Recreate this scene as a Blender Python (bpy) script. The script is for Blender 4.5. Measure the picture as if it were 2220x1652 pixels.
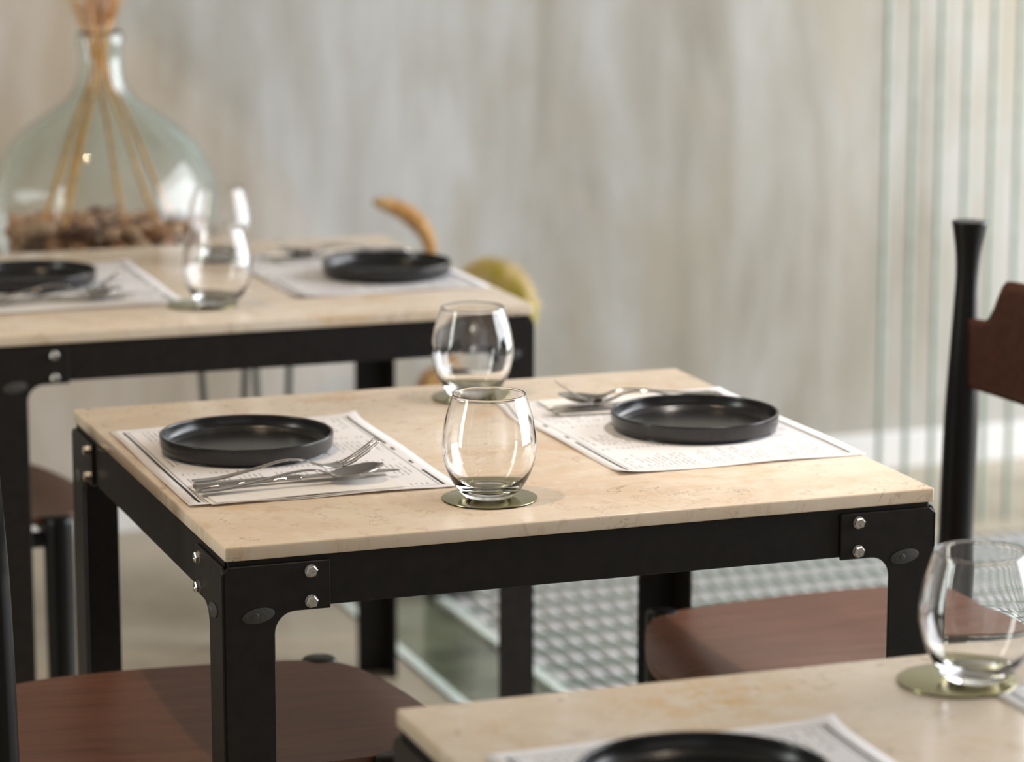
import bpy, bmesh, math, random
from mathutils import Vector, Matrix, Euler, noise
R = math.radians
PI = math.pi
random.seed(7)
for o in list(bpy.data.objects): bpy.data.objects.remove(o)
S = bpy.context.scene
COL = S.collection

# ------------------------------------------------------------------ camera
cd = bpy.data.cameras.new('camera'); cam = bpy.data.objects.new('camera', cd); COL.objects.link(cam)
YAW, PITCH = -0.342565, 0.194115
cam.location = (-0.75659, -2.97643, 1.52097)
cam.rotation_euler = (PI/2 - PITCH, 0, YAW)
cd.sensor_width = 36; cd.lens = 6835.1/2220*36
cd.clip_start = .05; cd.clip_end = 60
cd.dof.use_dof = True; cd.dof.focus_distance = 3.25; cd.dof.aperture_fstop = 3.9
cd.dof.aperture_blades = 7; cd.dof.aperture_rotation = R(10)
S.camera = cam

# ------------------------------------------------------------------ view, world, big lights
S.view_settings.view_transform = 'Standard'; S.view_settings.look = 'None'
S.view_settings.gamma = 1; S.view_settings.use_curve_mapping = False
S.view_settings.exposure = 0.62
w = bpy.data.worlds.new('world'); S.world = w; w.use_nodes = True
w.node_tree.nodes['Background'].inputs[0].default_value = (.86, .88, .92, 1)
w.node_tree.nodes['Background'].inputs[1].default_value = .16

def area(name, loc, target, sx, sy, power, color):
    l = bpy.data.lights.new(name, 'AREA'); l.shape = 'RECTANGLE'; l.size = sx; l.size_y = sy
    l.energy = power; l.color = color
    o = bpy.data.objects.new(name, l); COL.objects.link(o); o.location = loc
    o.rotation_euler = (Vector(target)-Vector(loc)).to_track_quat('-Z', 'Y').to_euler()
    return o
area('window_light_right', (4.3, .7, 1.65), (0, .7, 1.3), 4.4, 2.6, 195, (.93, .96, 1.0))
area('window_light_left', (-2.75, .3, 1.5), (0, .3, 1.2), 0.5, 2.1, 21, (.95, 1.0, .93))
area('shopfront_light', (.6, -5.0, 1.8), (.6, 0, 1.2), 5.0, 2.4, 9, (1.0, .95, .90))

def spot(name, loc, target, power, color, ang, blend, rad):
    l = bpy.data.lights.new(name, 'SPOT'); l.energy = power; l.color = color
    l.spot_size = R(ang); l.spot_blend = blend; l.shadow_soft_size = rad
    o = bpy.data.objects.new(name, l); COL.objects.link(o); o.location = loc
    o.rotation_euler = (Vector(target)-Vector(loc)).to_track_quat('-Z', 'Y').to_euler()
    return o
spot('added_fill_right', (1.35, .25, 2.9), (1.0, .42, .45), 88, (1.0, .92, .84), 46, 1.0, .06)  # added fill spot, brightens the right chair seat and right table end
WARM = (1.0, .74, .48)
spot('ceiling_spot_table', (-.42, .15, 2.9), (-.05, .35, .6), 40, WARM, 60, .8, .04)
spot('ceiling_spot_back', (-.3, 1.6, 2.9), (.1, 1.7, .7), 24, WARM, 66, .8, .04)
spot('ceiling_spot_wall', (-1.6, .6, 2.6), (.22, 3.1, .52), 100, (1.0, .60, .36), 20.5, .22, .03)
spot('ceiling_spot_near', (.9, -.75, 2.9), (.6, -.7, .7), 20, (1.0, .84, .66), 66, .8, .04)

# ------------------------------------------------------------------ node helpers
def mat_new(name):
    m = bpy.data.materials.new(name); m.use_nodes = True
    return m, m.node_tree, m.node_tree.nodes['Principled BSDF']
def nd(nt, t, **k):
    n = nt.nodes.new(t)
    for a, b in k.items(): setattr(n, a, b)
    return n
def mth(nt, op, a, b=None, c=None, clamp=False):
    n = nt.nodes.new('ShaderNodeMath'); n.operation = op; n.use_clamp = clamp
    for i, v in enumerate((a, b, c)):
        if v is None: continue
        if hasattr(v, 'is_linked'): nt.links.new(v, n.inputs[i])
        else: n.inputs[i].default_value = v
    return n.outputs[0]
def ramp(nt, fac, stops):
    n = nt.nodes.new('ShaderNodeValToRGB'); cr = n.color_ramp
    while len(cr.elements) < len(stops): cr.elements.new(.5)
    for e, (p, c) in zip(cr.elements, stops):
        e.position = p; e.color = (*c, 1) if len(c) == 3 else c
    nt.links.new(fac, n.inputs[0]); return n.outputs[0]
def mix(nt, fac, a, b, mode='MIX'):
    n = nt.nodes.new('ShaderNodeMix'); n.data_type = 'RGBA'; n.blend_type = mode
    for s, v in ((n.inputs[0], fac), (n.inputs[6], a), (n.inputs[7], b)):
        if hasattr(v, 'is_linked'): nt.links.new(v, s)
        elif isinstance(v, (int, float)): s.default_value = v
        else: s.default_value = (*v, 1)
    return n.outputs[2]
def coords(nt, kind='Object', scale=(1, 1, 1), rot=(0, 0, 0)):
    if kind == 'World': src = nd(nt, 'ShaderNodeNewGeometry').outputs['Position']
    else: src = nd(nt, 'ShaderNodeTexCoord').outputs[kind]
    mp = nd(nt, 'ShaderNodeMapping'); mp.inputs['Scale'].default_value = scale; mp.inputs['Rotation'].default_value = rot
    nt.links.new(src, mp.inputs[0]); return mp.outputs[0]
def noi(nt, vec, scale, detail=4, rough=.55, dist=0.0):
    n = nd(nt, 'ShaderNodeTexNoise'); n.inputs['Scale'].default_value = scale; n.inputs['Detail'].default_value = detail
    n.inputs['Roughness'].default_value = rough; n.inputs['Distortion'].default_value = dist
    nt.links.new(vec, n.inputs['Vector']); return n.outputs[0]
def bump(nt, bs, h, dist, strength=1.0):
    b = nd(nt, 'ShaderNodeBump'); b.inputs['Distance'].default_value = dist; b.inputs['Strength'].default_value = strength
    nt.links.new(h, b.inputs['Height']); nt.links.new(b.outputs[0], bs.inputs['Normal'])

def plain(name, col, rough=.5, metal=0.0, var=0.0, vscale=40, spec=.5, bmp=0):
    m, nt, bs = mat_new(name)
    bs.inputs['Roughness'].default_value = rough; bs.inputs['Metallic'].default_value = metal
    bs.inputs['Specular IOR Level'].default_value = spec
    n = noi(nt, coords(nt), vscale, 4)
    lo = [c*(1-var) for c in col]; hi = [min(1, c*(1+var)) for c in col]
    nt.links.new(ramp(nt, n, [(.3, lo), (.7, hi)]), bs.inputs['Base Color'])
    if bmp: bump(nt, bs, n, bmp)
    return m

def m_marble():
    m, nt, bs = mat_new('cream marble')
    v = coords(nt, 'World', (1, 1, 1))
    big = noi(nt, v, 3.2, 5, .6, .6)
    base = ramp(nt, big, [(.30, (.68, .51, .355)), (.5, (.80, .66, .51)), (.70, (.86, .755, .63))])
    o = noi(nt, coords(nt, 'World', (1, 1.4, 1)), 5.5, 6, .7, .8)
    base = mix(nt, ramp(nt, o, [(.56, (0, 0, 0)), (.70, (.8, .8, .8))]), base, (.70, .45, .23))
    n2 = noi(nt, v, 38, 5, .65)
    base = mix(nt, ramp(nt, n2, [(.50, (0, 0, 0)), (.70, (.55, .55, .55))]), base, (.85, .77, .66))
    # fine dark veins: thin iso-lines of a distorted noise, gated by patches
    vn = noi(nt, coords(nt, 'World', (1, 1.3, 1), (0, 0, .5)), 8, 5, .58, .55)
    d = mth(nt, 'ABSOLUTE', mth(nt, 'SUBTRACT', vn, .5))
    line = mth(nt, 'SUBTRACT', 1.0, mth(nt, 'MULTIPLY', d, 170.0), clamp=True)
    gate = ramp(nt, noi(nt, v, 13, 2), [(.50, (0, 0, 0)), (.60, (1, 1, 1))])
    base = mix(nt, mth(nt, 'MULTIPLY', mth(nt, 'MULTIPLY', line, gate), .7), base, (.20, .15, .09))
    vn2 = noi(nt, coords(nt, 'World', (1.3, 1, 1), (0, 0, 1.2)), 5, 4, .6, 1.5)
    d2 = mth(nt, 'ABSOLUTE', mth(nt, 'SUBTRACT', vn2, .48))
    line2 = mth(nt, 'SUBTRACT', 1.0, mth(nt, 'MULTIPLY', d2, 160.0), clamp=True)
    g2 = ramp(nt, noi(nt, v, 8, 2), [(.55, (0, 0, 0)), (.66, (1, 1, 1))])
    base = mix(nt, mth(nt, 'MULTIPLY', mth(nt, 'MULTIPLY', line2, g2), .5), base, (.93, .88, .80))
    vn3 = noi(nt, coords(nt, 'World', (1, 1, 1.6), (.3, .2, .9)), 17, 4, .58, .4)
    l3 = mth(nt, 'SUBTRACT', 1.0, mth(nt, 'MULTIPLY', mth(nt, 'ABSOLUTE', mth(nt, 'SUBTRACT', vn3, .52)), 90.0), clamp=True)
    g3 = ramp(nt, noi(nt, coords(nt, 'World', (1, 1, 1), (0, 0, .4)), 10, 2), [(.53, (0, 0, 0)), (.62, (1, 1, 1))])
    base = mix(nt, mth(nt, 'MULTIPLY', mth(nt, 'MULTIPLY', l3, g3), .45), base, (.34, .25, .15))
    blot = ramp(nt, noi(nt, coords(nt, 'World', (1.6, 1, 1), (0, 0, .3)), 24, 4, .7, .5), [(.56, (0, 0, 0)), (.70, (.55, .55, .55))])
    base = mix(nt, blot, base, (.58, .42, .27))
    vd = nd(nt, 'ShaderNodeVectorMath', operation='DISTANCE'); vd.inputs[1].default_value = (.255, -.645, .75)
    nt.links.new(nd(nt, 'ShaderNodeNewGeometry').outputs['Position'], vd.inputs[0])
    near = mth(nt, 'SUBTRACT', 1.0, mth(nt, 'DIVIDE', vd.outputs['Value'], .12), clamp=True)
    pn = ramp(nt, noi(nt, coords(nt, 'World'), 30, 5, .7), [(.40, (0, 0, 0)), (.62, (1, 1, 1))])
    base = mix(nt, mth(nt, 'MULTIPLY', mth(nt, 'MULTIPLY', near, pn), 1.3, clamp=True), base, (.72, .45, .18))
    nt.links.new(base, bs.inputs['Base Color'])
    bs.inputs['Roughness'].default_value = .24; bs.inputs['Specular IOR Level'].default_value = .5
    return m

def m_wall():
    m, nt, bs = mat_new('troweled grey plaster')
    v1 = noi(nt, coords(nt, 'World', (1, 1, .22)), 5.0, 7, .62, .5)
    v2 = noi(nt, coords(nt, 'World', (1, 1, .06)), 11, 4, .6)
    v3 = noi(nt, coords(nt, 'World', (1, 1, .6)), 2.1, 5, .6, .4)
    f = mth(nt, 'ADD', mth(nt, 'MULTIPLY', v1, .5), mth(nt, 'ADD', mth(nt, 'MULTIPLY', v2, .2), mth(nt, 'MULTIPLY', v3, .3)))
    base = ramp(nt, f, [(.36, (.28, .25, .195)), (.46, (.385, .355, .30)), (.55, (.47, .455, .42)), (.63, (.555, .55, .53))])
    sp = noi(nt, coords(nt, 'World', (1, 1, .35)), 3.4, 5, .7, .3)
    base = mix(nt, ramp(nt, sp, [(.50, (0, 0, 0)), (.66, (.6, .6, .6))]), base, (.40, .345, .25))
    nt.links.new(base, bs.inputs['Base Color']); bs.inputs['Roughness'].default_value = .55
    bump(nt, bs, f, .01, .5)
    return m

def m_floor():
    m, nt, bs = mat_new('polished tan concrete')
    f = noi(nt, coords(nt, 'World'), 3.0, 7, .62, .4)
    base = ramp(nt, f, [(.3, (.27, .225, .16)), (.5, (.40, .345, .255)), (.7, (.50, .43, .33))])
    nt.links.new(base, bs.inputs['Base Color']); bs.inputs['Roughness'].default_value = .38
    return m

def m_wood(name, a, b, rough=.38):
    m, nt, bs = mat_new(name)
    n1 = noi(nt, coords(nt, 'Object', (1.2, 14, 14)), 6, 5, .6, .3)
    n2 = noi(nt, coords(nt, 'Object', (4, 90, 60)), 8, 3, .6)
    f = mth(nt, 'ADD', mth(nt, 'MULTIPLY', n1, .7), mth(nt, 'MULTIPLY', n2, .3))
    nt.links.new(ramp(nt, f, [(.32, a), (.68, b)]), bs.inputs['Base Color'])
    bs.inputs['Roughness'].default_value = rough; bs.inputs['Specular IOR Level'].default_value = .45
    return m

def m_glass(name, col=(1, 1, 1), ior=1.46, dens=0.0, absorb=(1, 1, 1)):
    m, nt, bs = mat_new(name)
    bs.inputs['Base Color'].default_value = (*col, 1)
    bs.inputs['Roughness'].default_value = 0.0; bs.inputs['IOR'].default_value = ior
    bs.inputs['Transmission Weight'].default_value = 1.0
    if dens:
        va = nd(nt, 'ShaderNodeVolumeAbsorption'); va.inputs['Color'].default_value = (*absorb, 1); va.inputs['Density'].default_value = dens
        nt.links.new(va.outputs[0], nt.nodes['Material Output'].inputs['Volume'])
    return m

def m_menu():
    """white paper printed with a double border and rows of small unreadable menu lines (mat space: x depth, y width)"""
    m, nt, bs = mat_new('printed menu paper')
    tc = nd(nt, 'ShaderNodeTexCoord').outputs['Object']
    sx = nd(nt, 'ShaderNodeSeparateXYZ'); nt.links.new(tc, sx.inputs[0]); x, y = sx.outputs[0], sx.outputs[1]
    HX, HY = .150, .203
    ax, ay = mth(nt, 'ABSOLUTE', x), mth(nt, 'ABSOLUTE', y)
    def band(c, lo, hi): return mth(nt, 'MULTIPLY', mth(nt, 'GREATER_THAN', c, lo), mth(nt, 'LESS_THAN', c, hi))
    def mul(*a):
        r = a[0]
        for b in a[1:]: r = mth(nt, 'MULTIPLY', r, b)
        return r
    iny = mth(nt, 'LESS_THAN', ay, HY-.014); inx = mth(nt, 'LESS_THAN', ax, HX-.0125)
    gapn = nd(nt, 'ShaderNodeMath'); 
    # thick line on the long sides (broken by headings on the +x side), thin line inside, thin on the short sides
    plus = mth(nt, 'GREATER_THAN', x, 0)
    brk = mth(nt, 'ADD', band(y, -.11, -.075), band(y, .01, .03))
    brk = mth(nt, 'ADD', brk, band(y, -.06, -.005))
    keep = mth(nt, 'SUBTRACT', 1, mul(plus, brk), clamp=True)
    thick = mul(band(ax, HX-.0160, HX-.0125), iny, keep)
    thin = mul(band(ax, HX-.0200, HX-.0188), iny)
    short = mul(band(ay, HY-.0152, HY-.0140), inx)
    lines = mth(nt, 'ADD', thick, mth(nt, 'ADD', mth(nt, 'MULTIPLY', thin, .85), mth(nt, 'MULTIPLY', short, .8)), clamp=True)
    # rows of small writing
    P = .0062
    row = mth(nt, 'FLOOR', mth(nt, 'DIVIDE', x, P)); fr = mth(nt, 'FRACT', mth(nt, 'DIVIDE', x, P))
    inrow = band(fr, .30, .66)
    yc = mth(nt, 'DIVIDE', mth(nt, 'ADD', y, .19), .0633)           # six half columns
    colf = mth(nt, 'FRACT', mth(nt, 'DIVIDE', yc, 2.0)); coli = mth(nt, 'FLOOR', mth(nt, 'DIVIDE', yc, 2.0))
    cb = nd(nt, 'ShaderNodeCombineXYZ'); nt.links.new(row, cb.inputs[0]); nt.links.new(coli, cb.inputs[1])
    wn = nd(nt, 'ShaderNodeTexWhiteNoise'); nt.links.new(cb.outputs[0], wn.inputs[0])
    length = mth(nt, 'ADD', mth(nt, 'MULTIPLY', wn.outputs[0], .40), .28)
    # text starts at the reader's left (+y end of the column) and runs towards -y; a price sits at the far end
    cfi = mth(nt, 'SUBTRACT', 1.0, colf)
    txt = mth(nt, 'MULTIPLY', mth(nt, 'GREATER_THAN', cfi, .06), mth(nt, 'LESS_THAN', cfi, length))
    price = band(cfi, .86, .93)
    rowon = mth(nt, 'GREATER_THAN', wn.outputs[0], .18)
    body = mul(mth(nt, 'ADD', txt, price, clamp=True), rowon, inrow)
    cl = nd(nt, 'ShaderNodeCombineXYZ'); nt.links.new(mth(nt, 'MULTIPLY', x, 620.0), cl.inputs[0]); nt.links.new(mth(nt, 'MULTIPLY', y, 900.0), cl.inputs[1])
    ltr = noi(nt, cl.outputs[0], 1.0, 1, .5)
    cw = nd(nt, 'ShaderNodeCombineXYZ'); nt.links.new(mth(nt, 'MULTIPLY', row, 7.3), cw.inputs[0]); nt.links.new(mth(nt, 'MULTIPLY', y, 170.0), cw.inputs[1])
    wrd = noi(nt, cw.outputs[0], 1.0, 0, .5)
    ink = mul(body, mth(nt, 'GREATER_THAN', ltr, .48), mth(nt, 'GREATER_THAN', wrd, .42))
    area_ok = mul(mth(nt, 'LESS_THAN', ax, HX-.024), mth(nt, 'LESS_THAN', ay, HY-.020))
    ink = mul(ink, area_ok, .85)
    total = mth(nt, 'ADD', ink, lines, clamp=True)
    nt.links.new(mix(nt, total, (.87, .855, .87), (.012, .022, .022)), bs.inputs['Base Color'])
    bs.inputs['Roughness'].default_value = .6
    return m

def m_glassfloor():
    m, nt, bs = mat_new('pillowed pale glass')
    tc = nd(nt, 'ShaderNodeTexCoord').outputs['Object']
    s = nd(nt, 'ShaderNodeSeparateXYZ'); nt.links.new(tc, s.inputs[0])
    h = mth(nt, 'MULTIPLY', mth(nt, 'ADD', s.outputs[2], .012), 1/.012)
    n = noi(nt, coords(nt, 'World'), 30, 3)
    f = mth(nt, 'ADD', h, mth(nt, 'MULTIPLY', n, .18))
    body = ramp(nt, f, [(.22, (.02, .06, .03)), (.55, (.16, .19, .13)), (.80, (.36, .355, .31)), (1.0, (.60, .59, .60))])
    def joint(c, step, w):
        u = mth(nt, 'ABSOLUTE', mth(nt, 'SUBTRACT', mth(nt, 'FRACT', mth(nt, 'DIVIDE', c, step)), .5))
        return mth(nt, 'MULTIPLY', mth(nt, 'SUBTRACT', u, .5-w), 1/w*1.6, clamp=True)
    jy = joint(s.outputs[1], .099, .17); jx = joint(s.outputs[0], .0335, .14)
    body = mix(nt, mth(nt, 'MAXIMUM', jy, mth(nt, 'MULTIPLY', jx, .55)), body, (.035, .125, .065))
    nt.links.new(body, bs.inputs['Base Color'])
    bs.inputs['Roughness'].default_value = .26; bs.inputs['Specular IOR Level'].default_value = .4
    return m

def m_fluff(name, a, b):
    m, nt, bs = mat_new(name)
    f = noi(nt, coords(nt, 'World'), 26, 3)
    nt.links.new(ramp(nt, f, [(.38, a), (.62, b)]), bs.inputs['Base Color'])
    bs.inputs['Roughness'].default_value = .8
    return m

M = dict(
    marble=m_marble(), wall=m_wall(), floor=m_floor(), menu=m_menu(), gfloor=m_glassfloor(),
    steel_black=plain('dark painted steel', (.0145, .0116, .0106), .42, 0, .25, 60, .32),
    steel_rail=plain('dark steel rail', (.0125, .0100, .0092), .48, 0, .2, 60, .3),
    bolt=plain('stainless bolt', (.62, .60, .57), .26, 1, .1, 400),
    plug=plain('grey plastic plug', (.055, .053, .052), .55, 0, .2, 300),
    pad=plain('black rubber', (.006, .006, .006), .7),
    plate=plain('matte charcoal stoneware', (.017, .0165, .017), .24, 0, .12, 220, .5),
    cutlery=plain('polished cutlery steel', (.50, .47, .44), .14, 1, .04, 60),
    napkin=plain('white paper napkin', (.84, .81, .77), .8, 0, .02, 90),
    brass=plain('brushed brass', (.40, .36, .19), .24, 1, .06, 120),
    cork=plain('black felt backing', (.008, .008, .008), .8),
    glass=m_glass('clear glass', (1, 1, 1), 1.47),
    dglass=m_glass('pale green glass', (1, 1, 1), 1.45, 13, (.36, .68, .54)),
    seat=m_wood('walnut plywood', (.095, .037, .020), (.175, .076, .046), .38),
    back=m_wood('dark walnut plywood', (.065, .020, .010), (.12, .040, .022), .36),
    blackwood=plain('black lacquered wood', (.005, .005, .005), .32, 0, .1, 60, .35),
    ceiling=plain('darkened ceiling paint', (.30, .28, .26), .8, 0, .03, 4),  # unseen ceiling, tone darkened so cutlery and brass reflect darker
    trim=plain('cream baseboard paint', (.78, .765, .74), .5, 0, .03, 12),
    rail=plain('pale green glass edge', (.80, .93, .84), .10, 0, .15, 30),
    gstrip=plain('sea green glass', (.15, .165, .11), .10, 0, .45, 6, .7),
    cord=plain('pale green cord', (.36, .41, .35), .5, 0, .15, 30),
    hair=plain('grey green metal', (.045, .06, .052), .4, 0, .1, 50),
    ctop=plain('grey console board', (.16, .15, .14), .5, 0, .1, 10),
    stone=plain('brown pebble', (.52, .25, .13), .55, 0, .5, 30),
    stem=plain('dry golden stem', (.78, .42, .13), .6, 0, .2, 60),
    fluffa=m_fluff('tan pampas', (.62, .36, .18), (.78, .50, .28)),
    fluffb=m_fluff('orange pampas', (.80, .46, .15), (.92, .64, .30)),
    fluffc=m_fluff('yellow green pampas', (.62, .52, .09), (.93, .74, .42)),
    pot=plain('dark clay', (.05, .045, .04), .6, 0, .2, 12),
)

# ------------------------------------------------------------------ mesh helpers
class MB:
    def __init__(s): s.v = []; s.f = []
    def add(s, vs, fs, T=None):
        b = len(s.v)
        s.v += [tuple(T @ Vector(p)) if T else tuple(p) for p in vs]
        s.f += [tuple(b+i for i in f) for f in fs]
        return s
    def box(s, x0, x1, y0, y1, z0, z1, T=None):
        v = [(x, y, z) for z in (z0, z1) for (x, y) in ((x0, y0), (x1, y0), (x1, y1), (x0, y1))]
        return s.add(v, [(3, 2, 1, 0), (4, 5, 6, 7), (0, 1, 5, 4), (1, 2, 6, 5), (2, 3, 7, 6), (3, 0, 4, 7)], T)
    def prism(s, poly, t0, t1, T=None):
        """poly in (a, b); extruded along the third axis"""
        n = len(poly)
        v = [(a, b, t0) for a, b in poly] + [(a, b, t1) for a, b in poly]
        f = [tuple(reversed(range(n))), tuple(range(n, 2*n))] + [(i, (i+1) % n, n+(i+1) % n, n+i) for i in range(n)]
        return s.add(v, f, T)
    def lathe(s, prof, n=48, T=None, close=False):
        """prof: list of (r, z); r==0 makes a pole"""
        v = []; idx = []
        for r, z in prof:
            if r < 1e-7: idx.append([len(v)]*n); v.append((0, 0, z))
            else:
                idx.append(list(range(len(v), len(v)+n)))
                v += [(r*math.cos(2*PI*i/n), r*math.sin(2*PI*i/n), z) for i in range(n)]
        f = []
        m = len(prof)
        for k in range(m if close else m-1):
            a, b = idx[k], idx[(k+1) % m]
            for i in range(n):
                j = (i+1) % n
                q = [a[i], a[j], b[j], b[i]]
                q2 = []
                for t in q:
                    if t not in q2: q2.append(t)
                if len(q2) > 2: f.append(tuple(q2))
        return s.add(v, f, T)
    def tube(s, pts, rads, n=10, cap=True):
        pts = [Vector(p) for p in pts]
        if not hasattr(rads, '__len__'): rads = [rads]*len(pts)
        up = Vector((0, 0, 1)); rings = []; b = len(s.v)
        prev = None
        for i, p in enumerate(pts):
            t = (pts[min(i+1, len(pts)-1)]-pts[max(i-1, 0)]).normalized()
            if prev is None:
                a = t.cross(up)
                if a.length < 1e-3: a = t.cross(Vector((1, 0, 0)))
                a.normalize()
            else:
                a = (prev - t*prev.dot(t)).normalized()
            prev = a; c = t.cross(a)
            for k in range(n):
                q = p + rads[i]*(a*math.cos(2*PI*k/n)+c*math.sin(2*PI*k/n)); s.v.append(tuple(q))
        for i in range(len(pts)-1):
            for k in range(n):
                s.f.append((b+i*n+k, b+i*n+(k+1) % n, b+(i+1)*n+(k+1) % n, b+(i+1)*n+k))
        if cap:
            s.f.append(tuple(b+k for k in reversed(range(n)))); s.f.append(tuple(b+(len(pts)-1)*n+k for k in range(n)))
        return s
    def build(s, name, mat, parent=None, smooth=False, bevel=0, seg=2, loc=(0, 0, 0), rot=(0, 0, 0), sharp=35):
        me = bpy.data.meshes.new(name); me.from_pydata(s.v, [], s.f)
        bm = bmesh.new(); bm.from_mesh(me); bmesh.ops.recalc_face_normals(bm, faces=bm.faces)
        if bevel:
            es = [e for e in bm.edges if len(e.link_faces) == 2 and e.calc_face_angle(0) > R(40)]
            bmesh.ops.bevel(bm, geom=es, offset=bevel, segments=seg, affect='EDGES', profile=.5, clamp_overlap=True)
        if smooth:
            for f in bm.faces: f.smooth = True
            for e in bm.edges:
                if len(e.link_faces) == 2 and e.calc_face_angle(0) > R(sharp): e.smooth = False
        bm.to_mesh(me); bm.free()
        me.materials.append(mat)
        o = bpy.data.objects.new(name, me); COL.objects.link(o)
        o.location = loc; o.rotation_euler = rot
        if parent: o.parent = parent
        return o

def tag(o, label=None, cat=None, group=None, kind=None):
    for k, v in (('label', label), ('category', cat), ('group', group), ('kind', kind)):
        if v: o[k] = v
    return o
def empty(name, loc=(0, 0, 0), rz=0, label=None, cat=None, group=None):
    o = bpy.data.objects.new(name, None); COL.objects.link(o); o.empty_display_size = .05
    o.location = loc; o.rotation_euler = (0, 0, rz)
    return tag(o, label, cat, group)
def copy_tree(o, parent=None):
    c = o.copy(); COL.objects.link(c); c.parent = parent
    for ch in list(o.children): copy_tree(ch, c)
    return c
def place(src, used, loc, rz, label, group=None):
    """first call moves the prototype itself, later calls copy it"""
    o = src if not used else copy_tree(src)
    o.location = loc; o.rotation_euler = (0, 0, rz); o['label'] = label
    if group: o['group'] = group
    return o
def spline(pts, n):
    """Catmull-Rom through pts (tuples of any length)"""
    out = []
    P = [pts[0]]+list(pts)+[pts[-1]]
    for i in range(1, len(P)-2):
        for k in range(n):
            t = k/n
            out.append(tuple(.5*((2*b)+(-a+c)*t+(2*a-5*b+4*c-d)*t*t+(-a+3*b-3*c+d)*t**3) for a, b, c, d in zip(P[i-1], P[i], P[i+1], P[i+2])))
    out.append(tuple(pts[-1])); return out

# ------------------------------------------------------------------ setting
XL, XR, YF, YB, H = -2.8, 4.4, -5.2, 3.1, 3.0
GX, GY0, GY1 = .826, -1.2, 2.5
f = MB().box(XL, GX, YF, YB, -.1, 0).box(GX, XR, GY1, YB, -.1, 0).box(GX, XR, YF, GY0, -.1, 0).box(GX, XR, GY0, GY1, -.1, -.03)
tag(f.build('floor', M['floor']), kind='structure')
tag(MB().box(XL-.1, XR+.1, YB, YB+.1, -.1, H).build('wall_back', M['wall']), kind='structure')
tag(MB().box(XL, XR, YB-.014, YB, 0, .082).build('baseboard_back', M['trim'], bevel=.003), kind='structure')
def wall_open(name, x0, x1, y0, y1, z0, z1):
    b = MB().box(x0, x1, YF, y0, -.1, H).box(x0, x1, y1, YB, -.1, H).box(x0, x1, y0, y1, -.1, z0).box(x0, x1, y0, y1, z1, H)
    tag(b.build(name, M['wall']), kind='structure')
wall_open('wall_right', XR, XR+.1, -1.6, 2.98, .3, 2.97)
wall_open('wall_left', XL-.1, XL, -.2, .8, .5, 2.5)
tag(MB().box(XL-.1, XR+.1, YF, YB+.1, H, H+.1).build('ceiling', M['ceiling']), kind='structure')

# glass floor: smooth strip between two pale rails, then the pillowed panel
t = empty('glass_floor_strip', (.83, 0, 0), 0, 'smooth green glass strip between two pale rails set in the concrete floor', 'floor panel')
MB().box(.020, .178, GY0+.002, GY1-.002, -.028, -.004).build('pane', M['gstrip'], t)
for x in (0, .178):
    MB().box(x, x+.020, GY0+.002, GY1-.002, -.028, .004).build('rail', M['rail'], t, bevel=.002)
CX_, CY_ = .0335, .099
nx, ny = 62, 37; K = 5
pm = MB(); W_ = nx*K+1; vs = []
for j in range(ny*K+1):
    for i in range(W_):
        a = abs(2*((i/K) % 1)-1); b = abs(2*((j/K) % 1)-1)
        vs.append((i*CX_/K, j*CY_/K, -.012+.012*(1-a**1.8)*(1-b**2.2)))
fs = [(j*W_+i, j*W_+i+1, (j+1)*W_+i+1, (j+1)*W_+i) for j in range(ny*K) for i in range(nx*K)]
pm.add(vs, fs)
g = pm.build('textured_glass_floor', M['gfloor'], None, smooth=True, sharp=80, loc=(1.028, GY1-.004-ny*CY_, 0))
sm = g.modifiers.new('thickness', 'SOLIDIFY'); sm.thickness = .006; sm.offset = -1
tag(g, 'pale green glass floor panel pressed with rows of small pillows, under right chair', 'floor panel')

# green cords at the right, floor to ceiling
rod = MB().tube([(0, 0, 0), (0, 0, 1.5), (0, 0, H)], .0062, 8).build('hanging_cord', M['cord'], smooth=True)
tag(rod, 'thin pale green vertical cord running floor to ceiling before the right of the wall', 'cord', 'green cords in a row at the right')
for i in range(12):
    o = rod if i == 0 else rod.copy()
    if i: COL.objects.link(o)
    o.location = (2.014+.0585*i, 2.6, 0)

# ------------------------------------------------------------------ dining tables
TW, TD, TZ = .79, .729, .75
def plate_poly():
    c = .0545; r = .022; zt = .7285
    p = [(0.0, 0.0), (c, 0.0), (c, .656)]
    for k in range(1, 8):
        a = PI - k*(PI/2)/8
        p.append((c+r+r*math.cos(a), .656+r*math.sin(a)))
    p += [(c+r, .678), (.113, .678), (.113, zt), (.007, zt), (0, zt-.006)]
    return p
def hexbolt():
    b = MB()
    r = .0064
    ang = [R(60*k+12) for k in range(6)]
    lo = [(r*math.cos(a), r*math.sin(a), .0012) for a in ang]; mi = [(r*math.cos(a), r*math.sin(a), .0048) for a in ang]
    up = [(r*.8*math.cos(a), r*.8*math.sin(a), .0060) for a in ang]
    b.add(lo+mi+up, [tuple(range(12, 18)), tuple(reversed(range(6)))] + [(i, (i+1) % 6, 6+(i+1) % 6, 6+i) for i in range(6)] + [(6+i, 6+(i+1) % 6, 12+(i+1) % 6, 12+i) for i in range(6)])
    b.lathe([(0, 0), (.0068, 0), (.0068, .0012), (0, .0012)], 20)
    b.lathe([(0, .0058), (.0022, .0058), (.0020, .0066), (0, .0066)], 10, Matrix.Translation((.001, -.002, 0)))
    return b
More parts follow.
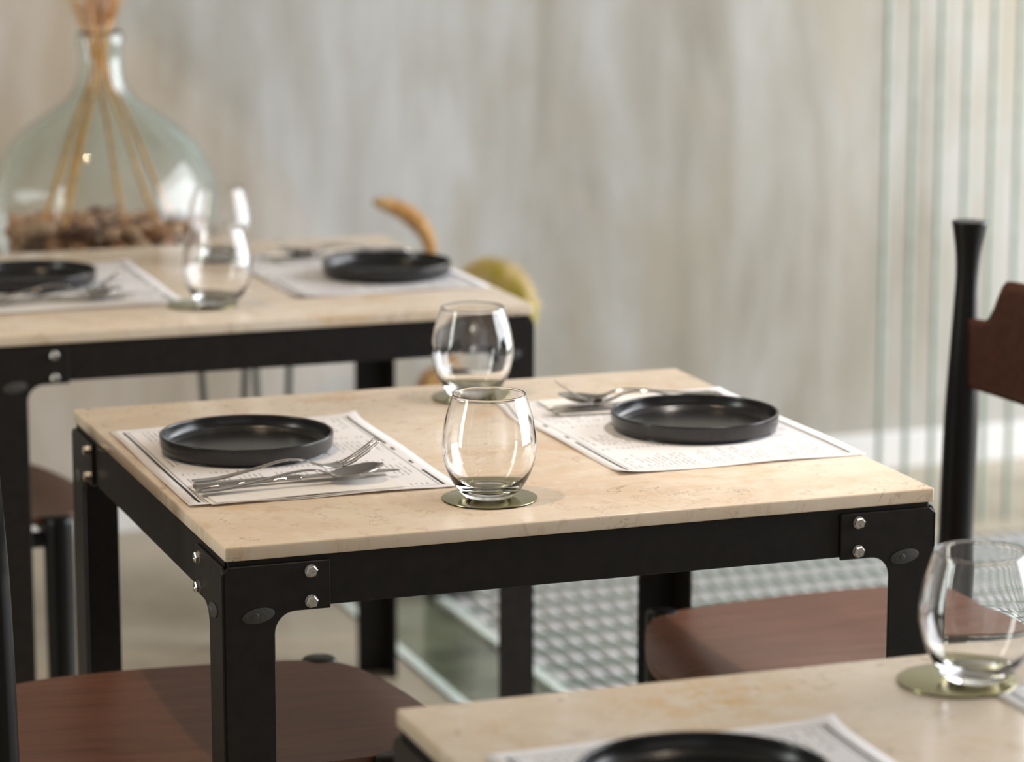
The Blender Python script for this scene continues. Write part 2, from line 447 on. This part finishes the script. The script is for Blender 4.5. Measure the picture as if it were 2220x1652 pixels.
def make_table():
    t = empty('dining_table')
    tag(t, None, 'table', 'marble topped dining tables')
    # slab
    MB().box(0, TW, 0, TD, TZ-.0155, TZ).build('tabletop', M['marble'], t, bevel=.0022, seg=3, smooth=True, sharp=50)
    # legs: L of two folded plates; F maps (a along rail, z, depth) to table space
    for cx, cy in ((0, 0), (1, 0), (0, 1), (1, 1)):
        lg = MB()
        sx = 1 if cx == 0 else -1; sy = 1 if cy == 0 else -1
        ox = -.003 if cx == 0 else TW+.003; oy = .001 if cy == 0 else TD-.001
        TX = Matrix(((sx, 0, 0, ox), (0, 0, sy, oy), (0, 1, 0, 0), (0, 0, 0, 1)))       # plate in the x-z plane
        TY = Matrix(((0, 0, sx, ox), (sy, 0, 0, oy), (0, 1, 0, 0), (0, 0, 0, 1)))       # plate in the y-z plane
        lg.prism(plate_poly(), 0, .004, TX); lg.prism(plate_poly(), 0, .004, TY)
        L = lg.build('leg', M['steel_black'], t, bevel=.0009, seg=1)
        for T, nrm in ((TX, Vector((0, -sy, 0))), (TY, Vector((-sx, 0, 0)))):
            q = nrm.to_track_quat('Z', 'Y').to_matrix().to_4x4()
            for bz in (.7185, .687):
                p = T @ Vector((.0925, bz, 0))
                b = hexbolt(); b.v = [tuple(Matrix.Translation(p) @ q @ Vector(v)) for v in b.v]
                b.build('bolt', M['bolt'], L)
            p = T @ Vector((.037, .6765, 0))
            e = MB().lathe([(0, 0), (.0165, 0), (.0172, .0008), (.0150, .0016), (0, .0019)], 28, Matrix.Diagonal((1, .46, 1, 1)))
            e.lathe([(0, .0015), (.0035, .0018), (.0025, .0025), (0, .0025)], 14, Matrix.Translation((-.003, 0, 0)))
            up = Vector((0, 0, 1)); side = up.cross(nrm)
            fm = Matrix((side, up, nrm)).transposed().to_4x4()
            e.v = [tuple(Matrix.Translation(p) @ fm @ Matrix.Rotation(R(8), 4, 'Z') @ Vector(v)) for v in e.v]
            e.build('end_plug', M['plug'], L, smooth=True)
    za, zb = .6805, .7338
    for y0 in (.0052, TD-.0092): MB().box(.004, TW-.004, y0, y0+.004, za, zb).build('rail', M['steel_rail'], t, bevel=.0008, seg=1)
    for x0 in (.0012, TW-.0052): MB().box(x0, x0+.004, .0095, TD-.0095, za, zb).build('rail', M['steel_rail'], t, bevel=.0008, seg=1)
    for x in (.03, TW-.045):
        for y in (.012, TD-.022):
            MB().lathe([(0, .7270), (.009, .7270), (.009, .7345), (0, .7345)], 16, Matrix.Translation((x+.007, y+.005, 0))).build('spacer_pad', M['pad'], t)
    return t
TAB = dict(main=(0, 0), back=(-.007, 1.251), near=(-.003, -1.306))
tp = make_table()
for i, (k, lb) in enumerate((('main', 'black steel table with cream marble top in the middle, in sharpest focus'),
                             ('back', 'marble topped black steel table furthest back, before the glass demijohn'),
                             ('near', 'marble topped table nearest the camera, cut off at lower right'))):
    place(tp, i > 0, (TAB[k][0], TAB[k][1], 0), 0, lb)

# ------------------------------------------------------------------ placemats
def make_mat():
    nx, ny = 30, 40; HX, HY = .150, .203; v = []
    for j in range(ny+1):
        for i in range(nx+1):
            x = -HX+2*HX*i/nx; y = -HY+2*HY*j/ny
            ex = max(0, abs(x)/HX-.75)/.25; ey = max(0, abs(y)/HY-.82)/.18
            wv = .5+.5*math.sin(x*34+y*9+1.2)
            z = .0007+.0022*ey*ey*wv*(1 if y < 0 else .8)+.0014*ex*ex*(.5+.5*math.sin(y*26+x*8))
            if y > 0 and x > 0: z += .0025*(ex*ey)**2
            v.append((x, y, z))
    f = [(j*(nx+1)+i, j*(nx+1)+i+1, (j+1)*(nx+1)+i+1, (j+1)*(nx+1)+i) for j in range(ny) for i in range(nx)]
    o = MB().add(v, f).build('placemat', M['menu'], smooth=True, sharp=80)
    md = o.modifiers.new('thickness', 'SOLIDIFY'); md.thickness = .0003; md.offset = -1
    return tag(o, None, 'placemat', 'paper menu placemats')
mp = make_mat()
mats = [('main', .160, .379, 0, 'white printed paper placemat under the plate and crossed cutlery, left end of middle table'),
        ('main', .640, .374, PI, 'white printed paper placemat at the right end of the middle table'),
        ('back', .172, .376, 0, 'blurred white placemat at left of the back table, under plate and spoon'),
        ('back', .628, .364, PI, 'blurred white placemat at right of the back table'),
        ('near', .172, .378, 0, 'white placemat under the plate cut off by the bottom of the picture'),
        ('near', .635, .405, PI, 'white placemat whose corner shows at the lower right beside the brass coaster')]
for i, (tb, x, y, rz, lb) in enumerate(mats):
    place(mp, i > 0, (TAB[tb][0]+x, TAB[tb][1]+y, TZ), rz+R((-.5, .8, -1, 1.2, -1.5, 0)[i]), lb)

# ------------------------------------------------------------------ plates
def make_plate():
    prof = [(0, .0), (.084, .0), (.092, .0012), (.0970, .0055), (.0985, .012), (.0990, .0200), (.0984, .0214), (.0968, .0218),
            (.0955, .0208), (.0948, .0150), (.0925, .0085), (.0870, .0056), (.078, .0048), (0, .0044)]
    o = MB().lathe([(r, z) for r, z in spline(prof, 3)], 96).build('plate', M['plate'], smooth=True, sharp=60)
    return tag(o, None, 'plate', 'round charcoal plates')
pp = make_plate()
for i, (tb, x, y, lb) in enumerate([('main', .137, .428, 'black round stoneware plate beside the crossed cutlery, left of middle table'),
                                    ('main', .664, .368, 'glossy black round plate at the right end of the middle table'),
                                    ('back', .139, .415, 'blurred black plate at left edge of the back table'),
                                    ('back', .669, .321, 'blurred black plate at right end of the back table, before the drooping plume'),
                                    ('near', .150, .430, 'black plate on the near table, cut off by the bottom of the picture')]):
    place(pp, i > 0, (TAB[tb][0]+x, TAB[tb][1]+y, TZ+.0012), 0, lb)

# ------------------------------------------------------------------ napkins and cutlery
def make_napkin():
    o = MB()
    nx, ny = 16, 8
    for lay, (x0, x1, y0, y1, z) in enumerate(((-.108, .105, -.046, .046, .0), (-.103, .108, -.045, .0465, .0013))):
        v = []; fc = []
        for dz in (0, .0009):
            for j in range(ny+1):
                for i in range(nx+1):
                    x = x0+(x1-x0)*i/nx; y = y0+(y1-y0)*j/ny
                    v.append((x, y, z+dz+.0009*(.5+.5*math.sin(x*40+y*30+lay*2))*abs(y)/.046))
        n = (nx+1)*(ny+1)
        for j in range(ny):
            for i in range(nx):
                a = j*(nx+1)+i; q = (a, a+1, a+nx+2, a+nx+1)
                fc.append(q); fc.append(tuple(reversed([k+n for k in q])))
        for i in range(nx): fc.append((i, i+1, n+i+1, n+i)); a = ny*(nx+1)+i; fc.append((a, a+1, n+a+1, n+a))
        for j in range(ny): a = j*(nx+1); fc.append((a, a+nx+1, n+a+nx+1, n+a)); a += nx; fc.append((a, a+nx+1, n+a+nx+1, n+a))
        o.add(v, fc)
    return tag(o.build('napkin', M['napkin'], smooth=True, sharp=50), None, 'napkin', 'white paper napkins under the cutlery')

def ribbon(st, thick, nc=9, n=5, mb=None, yoff=0.0):
    """st: (s, width, z, dish, sideways); a strip along x with rounded thickness"""
    st = spline(st, n); mb = mb or MB(); v = []; m = len(st)
    for (s, wd, z, dish, sd) in st:
        for side in (1, -1):
            for k in range(nc):
                a = -1+2*k/(nc-1)
                e = math.sqrt(max(0, 1-abs(a)**6))
                v.append((s, yoff+sd+a*wd/2, z + dish*(a*a) + side*thick/2*e))
    f = []
    for i in range(m-1):
        b0, b1 = i*2*nc, (i+1)*2*nc
        for k in range(nc-1):
            f.append((b0+k, b0+k+1, b1+k+1, b1+k)); f.append((b0+nc+k+1, b0+nc+k, b1+nc+k, b1+nc+k+1))
        f.append((b0, b1, b1+nc, b0+nc)); f.append((b0+nc-1, b0+2*nc-1, b1+2*nc-1, b1+nc-1))
    for b0, rv in ((0, 1), ((m-1)*2*nc, 0)):
        ring = [b0+k for k in range(nc)]+[b0+nc+k for k in reversed(range(nc))]
        f.append(tuple(ring if rv else reversed(ring)))
    return mb.add(v, f)
def make_spoon():
    st = [(0, .0125, .0022, 0, 0), (.004, .0155, .0022, 0, 0), (.03, .0138, .0032, 0, 0), (.07, .0095, .0085, 0, 0), (.105, .0068, .0140, 0, 0), (.128, .0064, .0142, 0, 0),
          (.142, .0100, .0095, .001, 0), (.150, .0240, .0050, .0035, 0), (.163, .0370, .0022, .0075, 0), (.178, .0410, .0030, .0085, 0), (.192, .0350, .0072, .0065, 0), (.202, .0210, .0122, .0025, 0), (.2065, .0040, .0150, 0, 0)]
    return tag(ribbon(st, .0019).build('spoon', M['cutlery'], smooth=True, sharp=60), None, 'spoon', 'steel table spoons')
def make_fork():
    st = [(0, .0125, .0022, 0, 0), (.004, .0155, .0022, 0, 0), (.03, .0138, .0034, 0, 0), (.07, .0095, .0105, 0, 0), (.100, .0068, .0170, 0, 0), (.122, .0064, .0160, 0, 0),
          (.138, .0095, .0105, 0, 0), (.148, .0200, .0068, .001, 0), (.160, .0262, .0056, .0015, 0), (.168, .0268, .0072, .0015, 0)]
    mb = ribbon(st, .0020)
    for k in range(4):
        y = -.0108+.0072*k
        ribbon([(.166, .0050, .0066, 0, y), (.180, .0042, .0120, 0, y*.98), (.196, .0036, .0215, 0, y*.96), (.211, .0014, .0320, 0, y*.95)], .0017, 5, 4, mb)
    return tag(mb.build('fork', M['cutlery'], smooth=True, sharp=60), None, 'fork', 'steel table forks')
def make_knife():
    mb = MB()
    ribbon([(0, .0120, .0030, 0, 0), (.003, .0145, .0030, 0, 0), (.04, .0130, .0034, 0, 0), (.09, .0095, .0036, 0, 0), (.118, .0100, .0034, 0, 0)], .0052, 9, 5, mb)
    ribbon([(.114, .0095, .0034, 0, 0), (.125, .0165, .0032, 0, .001), (.16, .0185, .0030, 0, .001), (.20, .0175, .0028, 0, .0005), (.222, .0110, .0028, 0, -.001), (.231, .0030, .0028, 0, -.003)], .0014, 9, 5, mb)
    return tag(mb.build('knife', M['cutlery'], smooth=True, sharp=60), None, 'knife', 'steel table knives')
nap, spn, frk, knf = make_napkin(), make_spoon(), make_fork(), make_knife()
nz = TZ+.0032
nb = nz+.0030
sets = [('main', 0, 0, .0, 'on the left placemat of the middle table'), ('main', 0.0, 0.0, PI, 'at the right end of the middle table'),
        ('back', 0, -.01, 0, 'on the left placemat of the back table'), ('back', .0, .0, PI, 'by the right plate of the back table')]
def setpos(tb, ang, x, y):
    # left settings are given directly, right settings are turned about the middle of the table
    if ang: x, y = .785-x, .745-y
    return TAB[tb][0]+x, TAB[tb][1]+y
for i, (tb, dx, dy, ang, wh) in enumerate(sets):
    p = setpos(tb, ang, .138+dx, .224+dy); place(nap, i > 0, (*p, nz-.0014), ang+R((2, -3, 1, 4)[i]), 'folded white napkin under the cutlery '+wh)
    p = setpos(tb, ang, .029+dx, .236+dy); place(knf, i > 0, (*p, nb), ang+R((2.0, 5, 2, 4)[i]), 'steel knife lying flat '+wh)
    p = setpos(tb, ang, .033+dx, .262+dy); place(frk, i > 0, (*p, nb+.0004), ang+R((1.5, -6, 2, -3)[i]), 'steel fork, tines raised, '+wh)
    p = setpos(tb, ang, .030+dx, .214+dy); place(spn, i > 0, (*p, nb+.0002), ang+R((3.0, 4, 5, 6)[i]), 'steel spoon, bowl up, '+wh)

# ------------------------------------------------------------------ coasters and glasses
def make_coaster():
    t = empty('coaster'); tag(t, None, 'coaster', 'round brass coasters')
    MB().lathe([(0, 0), (.0495, 0), (.0500, .0004), (.0500, .0012), (0, .0012)], 72).build('backing', M['cork'], t, smooth=True)
    MB().lathe([(0, .0012), (.0505, .0012), (.0512, .0016), (.0510, .0021), (.0500, .0023), (0, .0023)], 72).build('disc', M['brass'], t, smooth=True, sharp=50)
    return t
def make_glass():
    out = [(0, .0022), (.016, .0016), (.0215, .0), (.0255, .0006), (.0300, .0042), (.0385, .0150), (.0455, .0290), (.0497, .0450), (.0508, .0560), (.0498, .0690), (.0468, .0850), (.0428, .0990), (.0392, .1100)]
    inn = [(.0378, .1100), (.0412, .0990), (.0452, .0850), (.0482, .0690), (.0492, .0560), (.0480, .0450), (.0436, .0300), (.0360, .0180), (.0270, .0118), (.0130, .0092), (0, .0086)]
    prof = spline(out, 4)+[(.0393, .1109), (.0390, .1115), (.0385, .1118), (.0380, .1115), (.0377, .1109)]+spline(inn, 4)
    prof = [(max(0, r), z) for r, z in prof]; prof[0] = (0, prof[0][1]); prof[-1] = (0, prof[-1][1])
    o = MB().lathe(prof, 72).build('stemless_glass', M['glass'], smooth=True, sharp=75)
    return tag(o, None, 'glass', 'empty stemless glasses on brass coasters')
co, gl = make_coaster(), make_glass()
gpos = [('main', .3195, .1120, .001, .004, 'nearest the camera on the middle table'), ('main', .4795, .6330, 0, .002, 'at the far edge of the middle table'),
        ('back', .3370, .1500, .022, -.004, 'at the front edge of the back table'), ('back', .4700, .5600, 0, 0, 'further back on the back table, behind the front one'),
        ('near', .4740, .6420, .018, -.002, 'on the near table at lower right')]
for i, (tb, x, y, gx, gy, wh) in enumerate(gpos):
    X, Y = TAB[tb][0]+x, TAB[tb][1]+y
    place(co, i > 0, (X, Y, TZ), 0, 'round brass coaster under the glass '+wh)
    place(gl, i > 0, (X+gx, Y+gy, TZ+.0023), R(40*i), 'empty clear stemless glass '+wh)

# ------------------------------------------------------------------ chairs
def make_chair():
    """faces +x; origin on the floor under the middle of the seat's back edge"""
    t = empty('dining_chair'); tag(t, None, 'chair', 'walnut and black dining chairs')
    half = [(0, 0), (.0, .10), (.004, .160), (.016, .180), (.08, .198), (.18, .206), (.28, .204), (.35, .198), (.398, .187), (.435, .160), (.463, .108), (.484, .048), (.490, 0)]
    hs = spline(half, 4)
    # seat: dished plywood; rings shrink towards the middle
    cx = .23; rings = 9; v = []; ol = hs + [(x, -y) for x, y in reversed(hs[1:-1])]; n = len(ol)
    def zt(x, y): return .452 - .010*math.exp(-((x-.22)**2/.02+(y*y)/.018)) - .010*max(0, (x-.40)/.07)**2 + .004*(y/.2)**4
    for side in (1, 0):
        for k in range(rings):
            q = 1-k/rings
            for x, y in ol:
                X = cx+(x-cx)*q; Y = y*q; v.append((X, Y, zt(X, Y)-(0 if side else .012)))
        v.append((cx, 0, zt(cx, 0)-(0 if side else .012)))
    f = []; B = rings*n+1
    for s in (0, 1):
        b = s*B
        for k in range(rings-1):
            for i in range(n):
                q = (b+k*n+i, b+k*n+(i+1) % n, b+(k+1)*n+(i+1) % n, b+(k+1)*n+i); f.append(q if s == 0 else tuple(reversed(q)))
        for i in range(n):
            q = (b+(rings-1)*n+i, b+(rings-1)*n+(i+1) % n, b+rings*n); f.append(q if s == 0 else tuple(reversed(q)))
    for i in range(n): f.append((i, B+i, B+(i+1) % n, (i+1) % n))
    MB().add(v, f).build('seat', M['seat'], t, smooth=True, sharp=50)
    # rear posts: waisted towers flaring at the top
    for s in (1, -1):
        pr = spline([(.0165, 0), (.0185, .12), (.0215, .32), (.0228, .47), (.0230, .58), (.0222, .68), (.0195, .75), (.0165, .82), (.0152, .860), (.0168, .893), (.0205, .918), (.0232, .9325)], 4)
        pr = [(0, 0)]+pr+[(.0228, .9340), (.0215, .9345), (0, .9340)]
        MB().lathe(pr, 28).build('rear_post', M['blackwood'], t, smooth=True, sharp=50, loc=(-.022, s*.198, 0), rot=(0, R(-1.1), 0))
        pr = [(0, 0), (.0150, 0)]+spline([(.0165, .01), (.0200, .15), (.0215, .32), (.0218, .446)], 4)+[(.0212, .4525), (.0190, .4550), (0, .4555)]
        MB().lathe(pr, 28).build('front_leg', M['blackwood'], t, smooth=True, sharp=50, loc=(.396, s*.199, 0))
        MB().tube([(-.030, s*.196, .418), (.19, s*.190, .420), (.398, s*.188, .420)], .0125, 12).build('side_rail', M['blackwood'], t, smooth=True)
    MB().tube([(-.030, -.198, .418), (-.030, .198, .418)], .0125, 12).build('cross_rail', M['blackwood'], t, smooth=True)
    MB().tube([(.398, -.188, .418), (.398, .188, .418)], .0125, 12).build('cross_rail', M['blackwood'], t, smooth=True)
    # bent plywood backrest, its upper corners stepped in where it meets the posts
    nx = 48; nz_ = 10; v = []
    for i in range(nx+1):
        y = -.184+.368*i/nx; a = abs(y)
        if a > .152: top = .808
        else:
            q = min(1, (.152-a)/.038); q = q*q*(3-2*q); top = .808+.056*q
        top += .004*(1-(a/.184)**2); bot = .712+.006*(a/.184)**2
        for k in range(nz_+1):
            z = bot+(top-bot)*k/nz_
            v.append((-.036 - .022*(1-(a/.184)**2) - .019*(z-.76), y, z))
    f = [(i*(nz_+1)+k, (i+1)*(nz_+1)+k, (i+1)*(nz_+1)+k+1, i*(nz_+1)+k+1) for i in range(nx) for k in range(nz_)]
    o = MB().add(v, f).build('backrest', M['back'], t, smooth=True, sharp=60)
    md = o.modifiers.new('thickness', 'SOLIDIFY'); md.thickness = .010; md.offset = 0
    return t
ch = make_chair()
place(ch, False, (-.150, .404, 0), R(-4.5), 'walnut seated black chair at the left end of the middle table')
place(ch, True, (1.140, .452, 0), R(183), 'black chair with tall waisted post and dark backrest, right of middle table')
place(ch, True, (-.285, 1.600, 0), R(0), 'chair at the left end of the back table, seat edge just showing')

# ------------------------------------------------------------------ console with demijohn
CZ = .660
t = empty('console_table', (0, 0, 0), 0, 'low console on thin green metal legs behind the back table', 'console')
MB().box(-.25, .755, 2.10, 2.52, CZ-.022, CZ).build('top', M['ctop'], t, bevel=.003)
for (xa, xb, y) in ((.518, .609, 2.20), (.667, .742, 2.40), (-.20, -.10, 2.20), (-.20, -.10, 2.44)):
    xm = (xa+xb)/2
    MB().tube([(xa, y, CZ-.022), (xm-.016, y, .02), (xm-.008, y, .007), (xm+.008, y, .007), (xm+.016, y, .02), (xb, y, CZ-.022)], .0062, 10).build('hairpin_leg', M['hair'], t, smooth=True)

DX, DY, DZ = .384, 2.30, CZ
out = [(0, .006), (.10, .004), (.150, .0), (.172, .014), (.184, .045), (.188, .085), (.188, .115), (.186, .149), (.177, .181), (.160, .213), (.135, .241), (.103, .265), (.070, .289), (.049, .309), (.0395, .337), (.0365, .362), (.0375, .378), (.0400, .388), (.0405, .400), (.0385, .409)]
out = [(r*1.03 if z < .30 else r, z) for r, z in out]
outs = spline(out, 4); th = .0068
inn = []
for i, (r, z) in enumerate(outs):
    a = outs[max(i-1, 0)]; b = outs[min(i+1, len(outs)-1)]
    tx, tz = b[0]-a[0], b[1]-a[1]; L = math.hypot(tx, tz) or 1
    tk = th*(.8 + 1.1*max(0, min(1, (z-.12)/.09)))*(1-.35*max(0, min(1, (z-.24)/.10)))
    inn.append((max(0, r-tk*tz/L), z+tk*tx/L))
prof = [(max(0, r), z) for r, z in outs]+[(.0365, .4115)]+list(reversed(inn)); prof[0] = (0, prof[0][1]); prof[-1] = (0, prof[-1][1])
dj = MB().lathe(prof, 96).build('demijohn', M['dglass'], smooth=True, sharp=75, loc=(DX, DY, DZ))
tag(dj, 'large round green glass demijohn with narrow neck, holding dried stems and pebbles', 'vase')

# pebbles: individual stones in layers
rs = random.Random(3)
def pebble(seed):
    bm = bmesh.new(); bmesh.ops.create_icosphere(bm, subdivisions=2, radius=1)
    for v in bm.verts:
        k = noise.noise(v.co*1.1+Vector((seed*5.1, 0, 0)))
        v.co = v.co*(1+.28*k)
        v.co.x *= 1.0; v.co.y *= .8; v.co.z *= .62
    me = bpy.data.meshes.new('pebble'); bm.to_mesh(me); bm.free()
    for p in me.polygons: p.use_smooth = True
    me.materials.append(M['stone%d' % (seed % 3)]); return me
M['stone0'] = M['stone']; M['stone1'] = plain('dark pebble', (.20, .10, .06), .5, 0, .4, 30); M['stone2'] = plain('tan pebble', (.66, .42, .27), .55, 0, .35, 30)
pmesh = [pebble(s) for s in range(6)]
placed = []
def put(x, y, z, r):
    o = bpy.data.objects.new('pebble', rs.choice(pmesh)); COL.objects.link(o)
    o.location = (DX+x, DY+y, DZ+z); o.scale = (r, r, r); o.rotation_euler = (rs.uniform(-.5, .5), rs.uniform(-.5, .5), rs.uniform(0, 6.28))
    tag(o, 'small brown pebble in the heap at the bottom of the demijohn', 'pebble', 'pebbles in the demijohn')
for lay, (z, ro) in enumerate(((.029, .150), (.048, .160), (.067, .162), (.084, .160))):
    for rad in ((ro-.010, ro-.046) if lay < 3 else (ro-.008, ro-.036, ro-.072, ro-.108, .018)):
        n = max(3, int(2*PI*rad/.036))
        for k in range(n):
            a = 2*PI*k/n+lay*.4+rs.uniform(-.05, .05); rr = rad+rs.uniform(-.004, .003)
            if lay < 3 and math.sin(a) > .5: continue            # the hidden back of the heap stays open
            put(rr*math.cos(a), rr*math.sin(a), z+rs.uniform(-.004, .004)+(.006*rs.random() if lay == 3 else 0), rs.uniform(.0165, .0205))

# ------------------------------------------------------------------ dried stems and plumes
def plume(mb, curve, wid, n, rnd, ln):
    """soft seed head: short hairs fanned round a curve"""
    cs = [Vector(p) for p in spline(curve, 8)]; m = len(cs)
    for _ in range(n):
        u = rnd.random(); q = u*(m-1); i = min(int(q), m-2); p = cs[i].lerp(cs[i+1], q-i); tdir = (cs[i+1]-cs[i]).normalized()
        env = math.sin(PI*min(1, u*.92+.08))**.6
        side = Vector((rnd.gauss(0, 1), rnd.gauss(0, 1), rnd.gauss(0, 1))); side = (side-tdir*side.dot(tdir)).normalized()
        d = (tdir*rnd.uniform(.5, 1.3)+side*rnd.uniform(.3, 1.0)).normalized()
        st = p+side*wid*.25*env*rnd.random(); e = st+d*ln*env*rnd.uniform(.5, 1.1)
        wv = d.cross(side); wv = wv.normalized()*.0007 if wv.length > 1e-4 else Vector((.0007, 0, 0))
        md = st.lerp(e, .5)+side*.002
        mb.add([st-wv, st+wv, md+wv*1.3, md-wv*1.3, e], [(0, 1, 2, 3), (3, 2, 4)])
def pampas(name, stem_pts, plume_pts, wid, n, ln, mt, label, group, seed, r=.0028):
    rnd = random.Random(seed)
    t = empty(name, stem_pts[0], 0, label, 'dried plant', group); off = Vector(stem_pts[0])
    sp = [Vector(p)-off for p in spline(stem_pts, 6)]
    MB().tube(sp, r, 8).build('stem', M['stem'], t, smooth=True)
    mb = MB(); pl = [tuple(Vector(p)-off) for p in plume_pts]
    plume(mb, pl, wid, n, rnd, ln); mb.tube([Vector(p) for p in spline(pl, 6)], [max(.0005, r*(1-k/(6*(len(pl)-1)+1))) for k in range(6*(len(pl)-1)+1)], 6)
    mb.build('plume', mt, t)
    return t
NX, NY, NZ = DX, DY, DZ
#            foot (x,y)      neck (x,y)     top lean
st = [(-.120, -.050, -.016, -.004, -.13, .02, 'fluffb', 'leftmost slanting golden stem in the demijohn'),
      (-.090, -.100, -.010, -.012, -.065, -.03, 'fluffa', 'thick orange stem leaning left in the demijohn'),
      (.022, -.060, -.004, .006, -.022, .05, 'fluffa', 'near upright golden stem in the middle of the demijohn'),
      (.075, -.070, .004, -.006, .10, .00, 'fluffb', 'golden stem leaning right, second from the right in the demijohn'),
      (.116, -.030, .012, .004, .055, -.04, 'fluffa', 'rightmost slanting stem in the demijohn'),
      (-.070, .060, -.002, .012, .03, .06, 'fluffa', 'thin stem at the back of the demijohn leaning left')]
for i, (fx, fy, kx, ky, tx, ty, mt, lb) in enumerate(st):
    b = (NX+fx, NY+fy, NZ+.088); k = (NX+kx, NY+ky, NZ+.34); k2 = (NX+kx*.6+tx*.10, NY+ky*.6+ty*.08, NZ+.415)
    top = (NX+tx*.55, NY+ty*.5, NZ+.54); top2 = (NX+tx*1.2, NY+ty, NZ+.72); top3 = (NX+tx*2.0, NY+ty*1.4, NZ+.86)
    mid = tuple((b[j]*.42+k[j]*.58) + (0, 0, 0)[j] for j in range(3))
    pampas('dried_reed', [b, mid, k, k2], [k2, top, top2, top3], .028, 420, .05, M[mt], lb, 'dried stems in the demijohn', 20+i, .0040 if i < 2 else .0034)

# floor vase with drooping plumes behind the back table
VX, VY = 1.045, 2.42
vp = [(0, 0), (.04, 0), (.046, .01), (.050, .08), (.048, .16), (.040, .22), (.034, .27), (.032, .295), (.036, .31), (.032, .31), (.028, .295), (.030, .27), (.035, .22), (.043, .16), (.045, .08), (.041, .014), (0, .012)]
vo = MB().lathe([(max(0, r), z) for r, z in spline(vp, 3)], 40).build('floor_vase', M['pot'], smooth=True, sharp=60, loc=(VX, VY, 0))
tag(vo, 'dark clay floor vase behind the tables holding drooping plumes', 'vase')
pampas('drooping_plume', [(VX-.006, VY, .03), (VX-.012, VY, .31), (1.022, 2.42, .50), (1.015, 2.42, .62)], [(1.015, 2.42, .62), (1.000, 2.42, .680), (.958, 2.42, .722), (.905, 2.42, .742)], .030, 3000, .027, M['fluffb'],
       'orange plume curving left above the right plate of the back table', 'drooping plumes behind the back table', 51)
pampas('drooping_plume', [(VX+.010, VY, .03), (VX+.012, VY, .31), (1.060, 2.42, .50), (1.066, 2.42, .585)], [(1.066, 2.42, .585), (1.115, 2.42, .602), (1.160, 2.42, .580), (1.188, 2.42, .535), (1.195, 2.42, .48)], .085, 5200, .040, M['fluffc'],
       'yellow green plume drooping right behind the back table corner', 'drooping plumes behind the back table', 52)
pampas('drooping_plume', [(VX-.004, VY-.014, .03), (VX-.006, VY-.012, .31), (1.032, 2.40, .38), (1.026, 2.39, .405)], [(1.026, 2.39, .405), (1.010, 2.38, .418), (.990, 2.37, .405), (.984, 2.36, .370)], .045, 2400, .030, M['fluffb'],
       'small orange plume below the back table rail beside the far glass', 'drooping plumes behind the back table', 53)
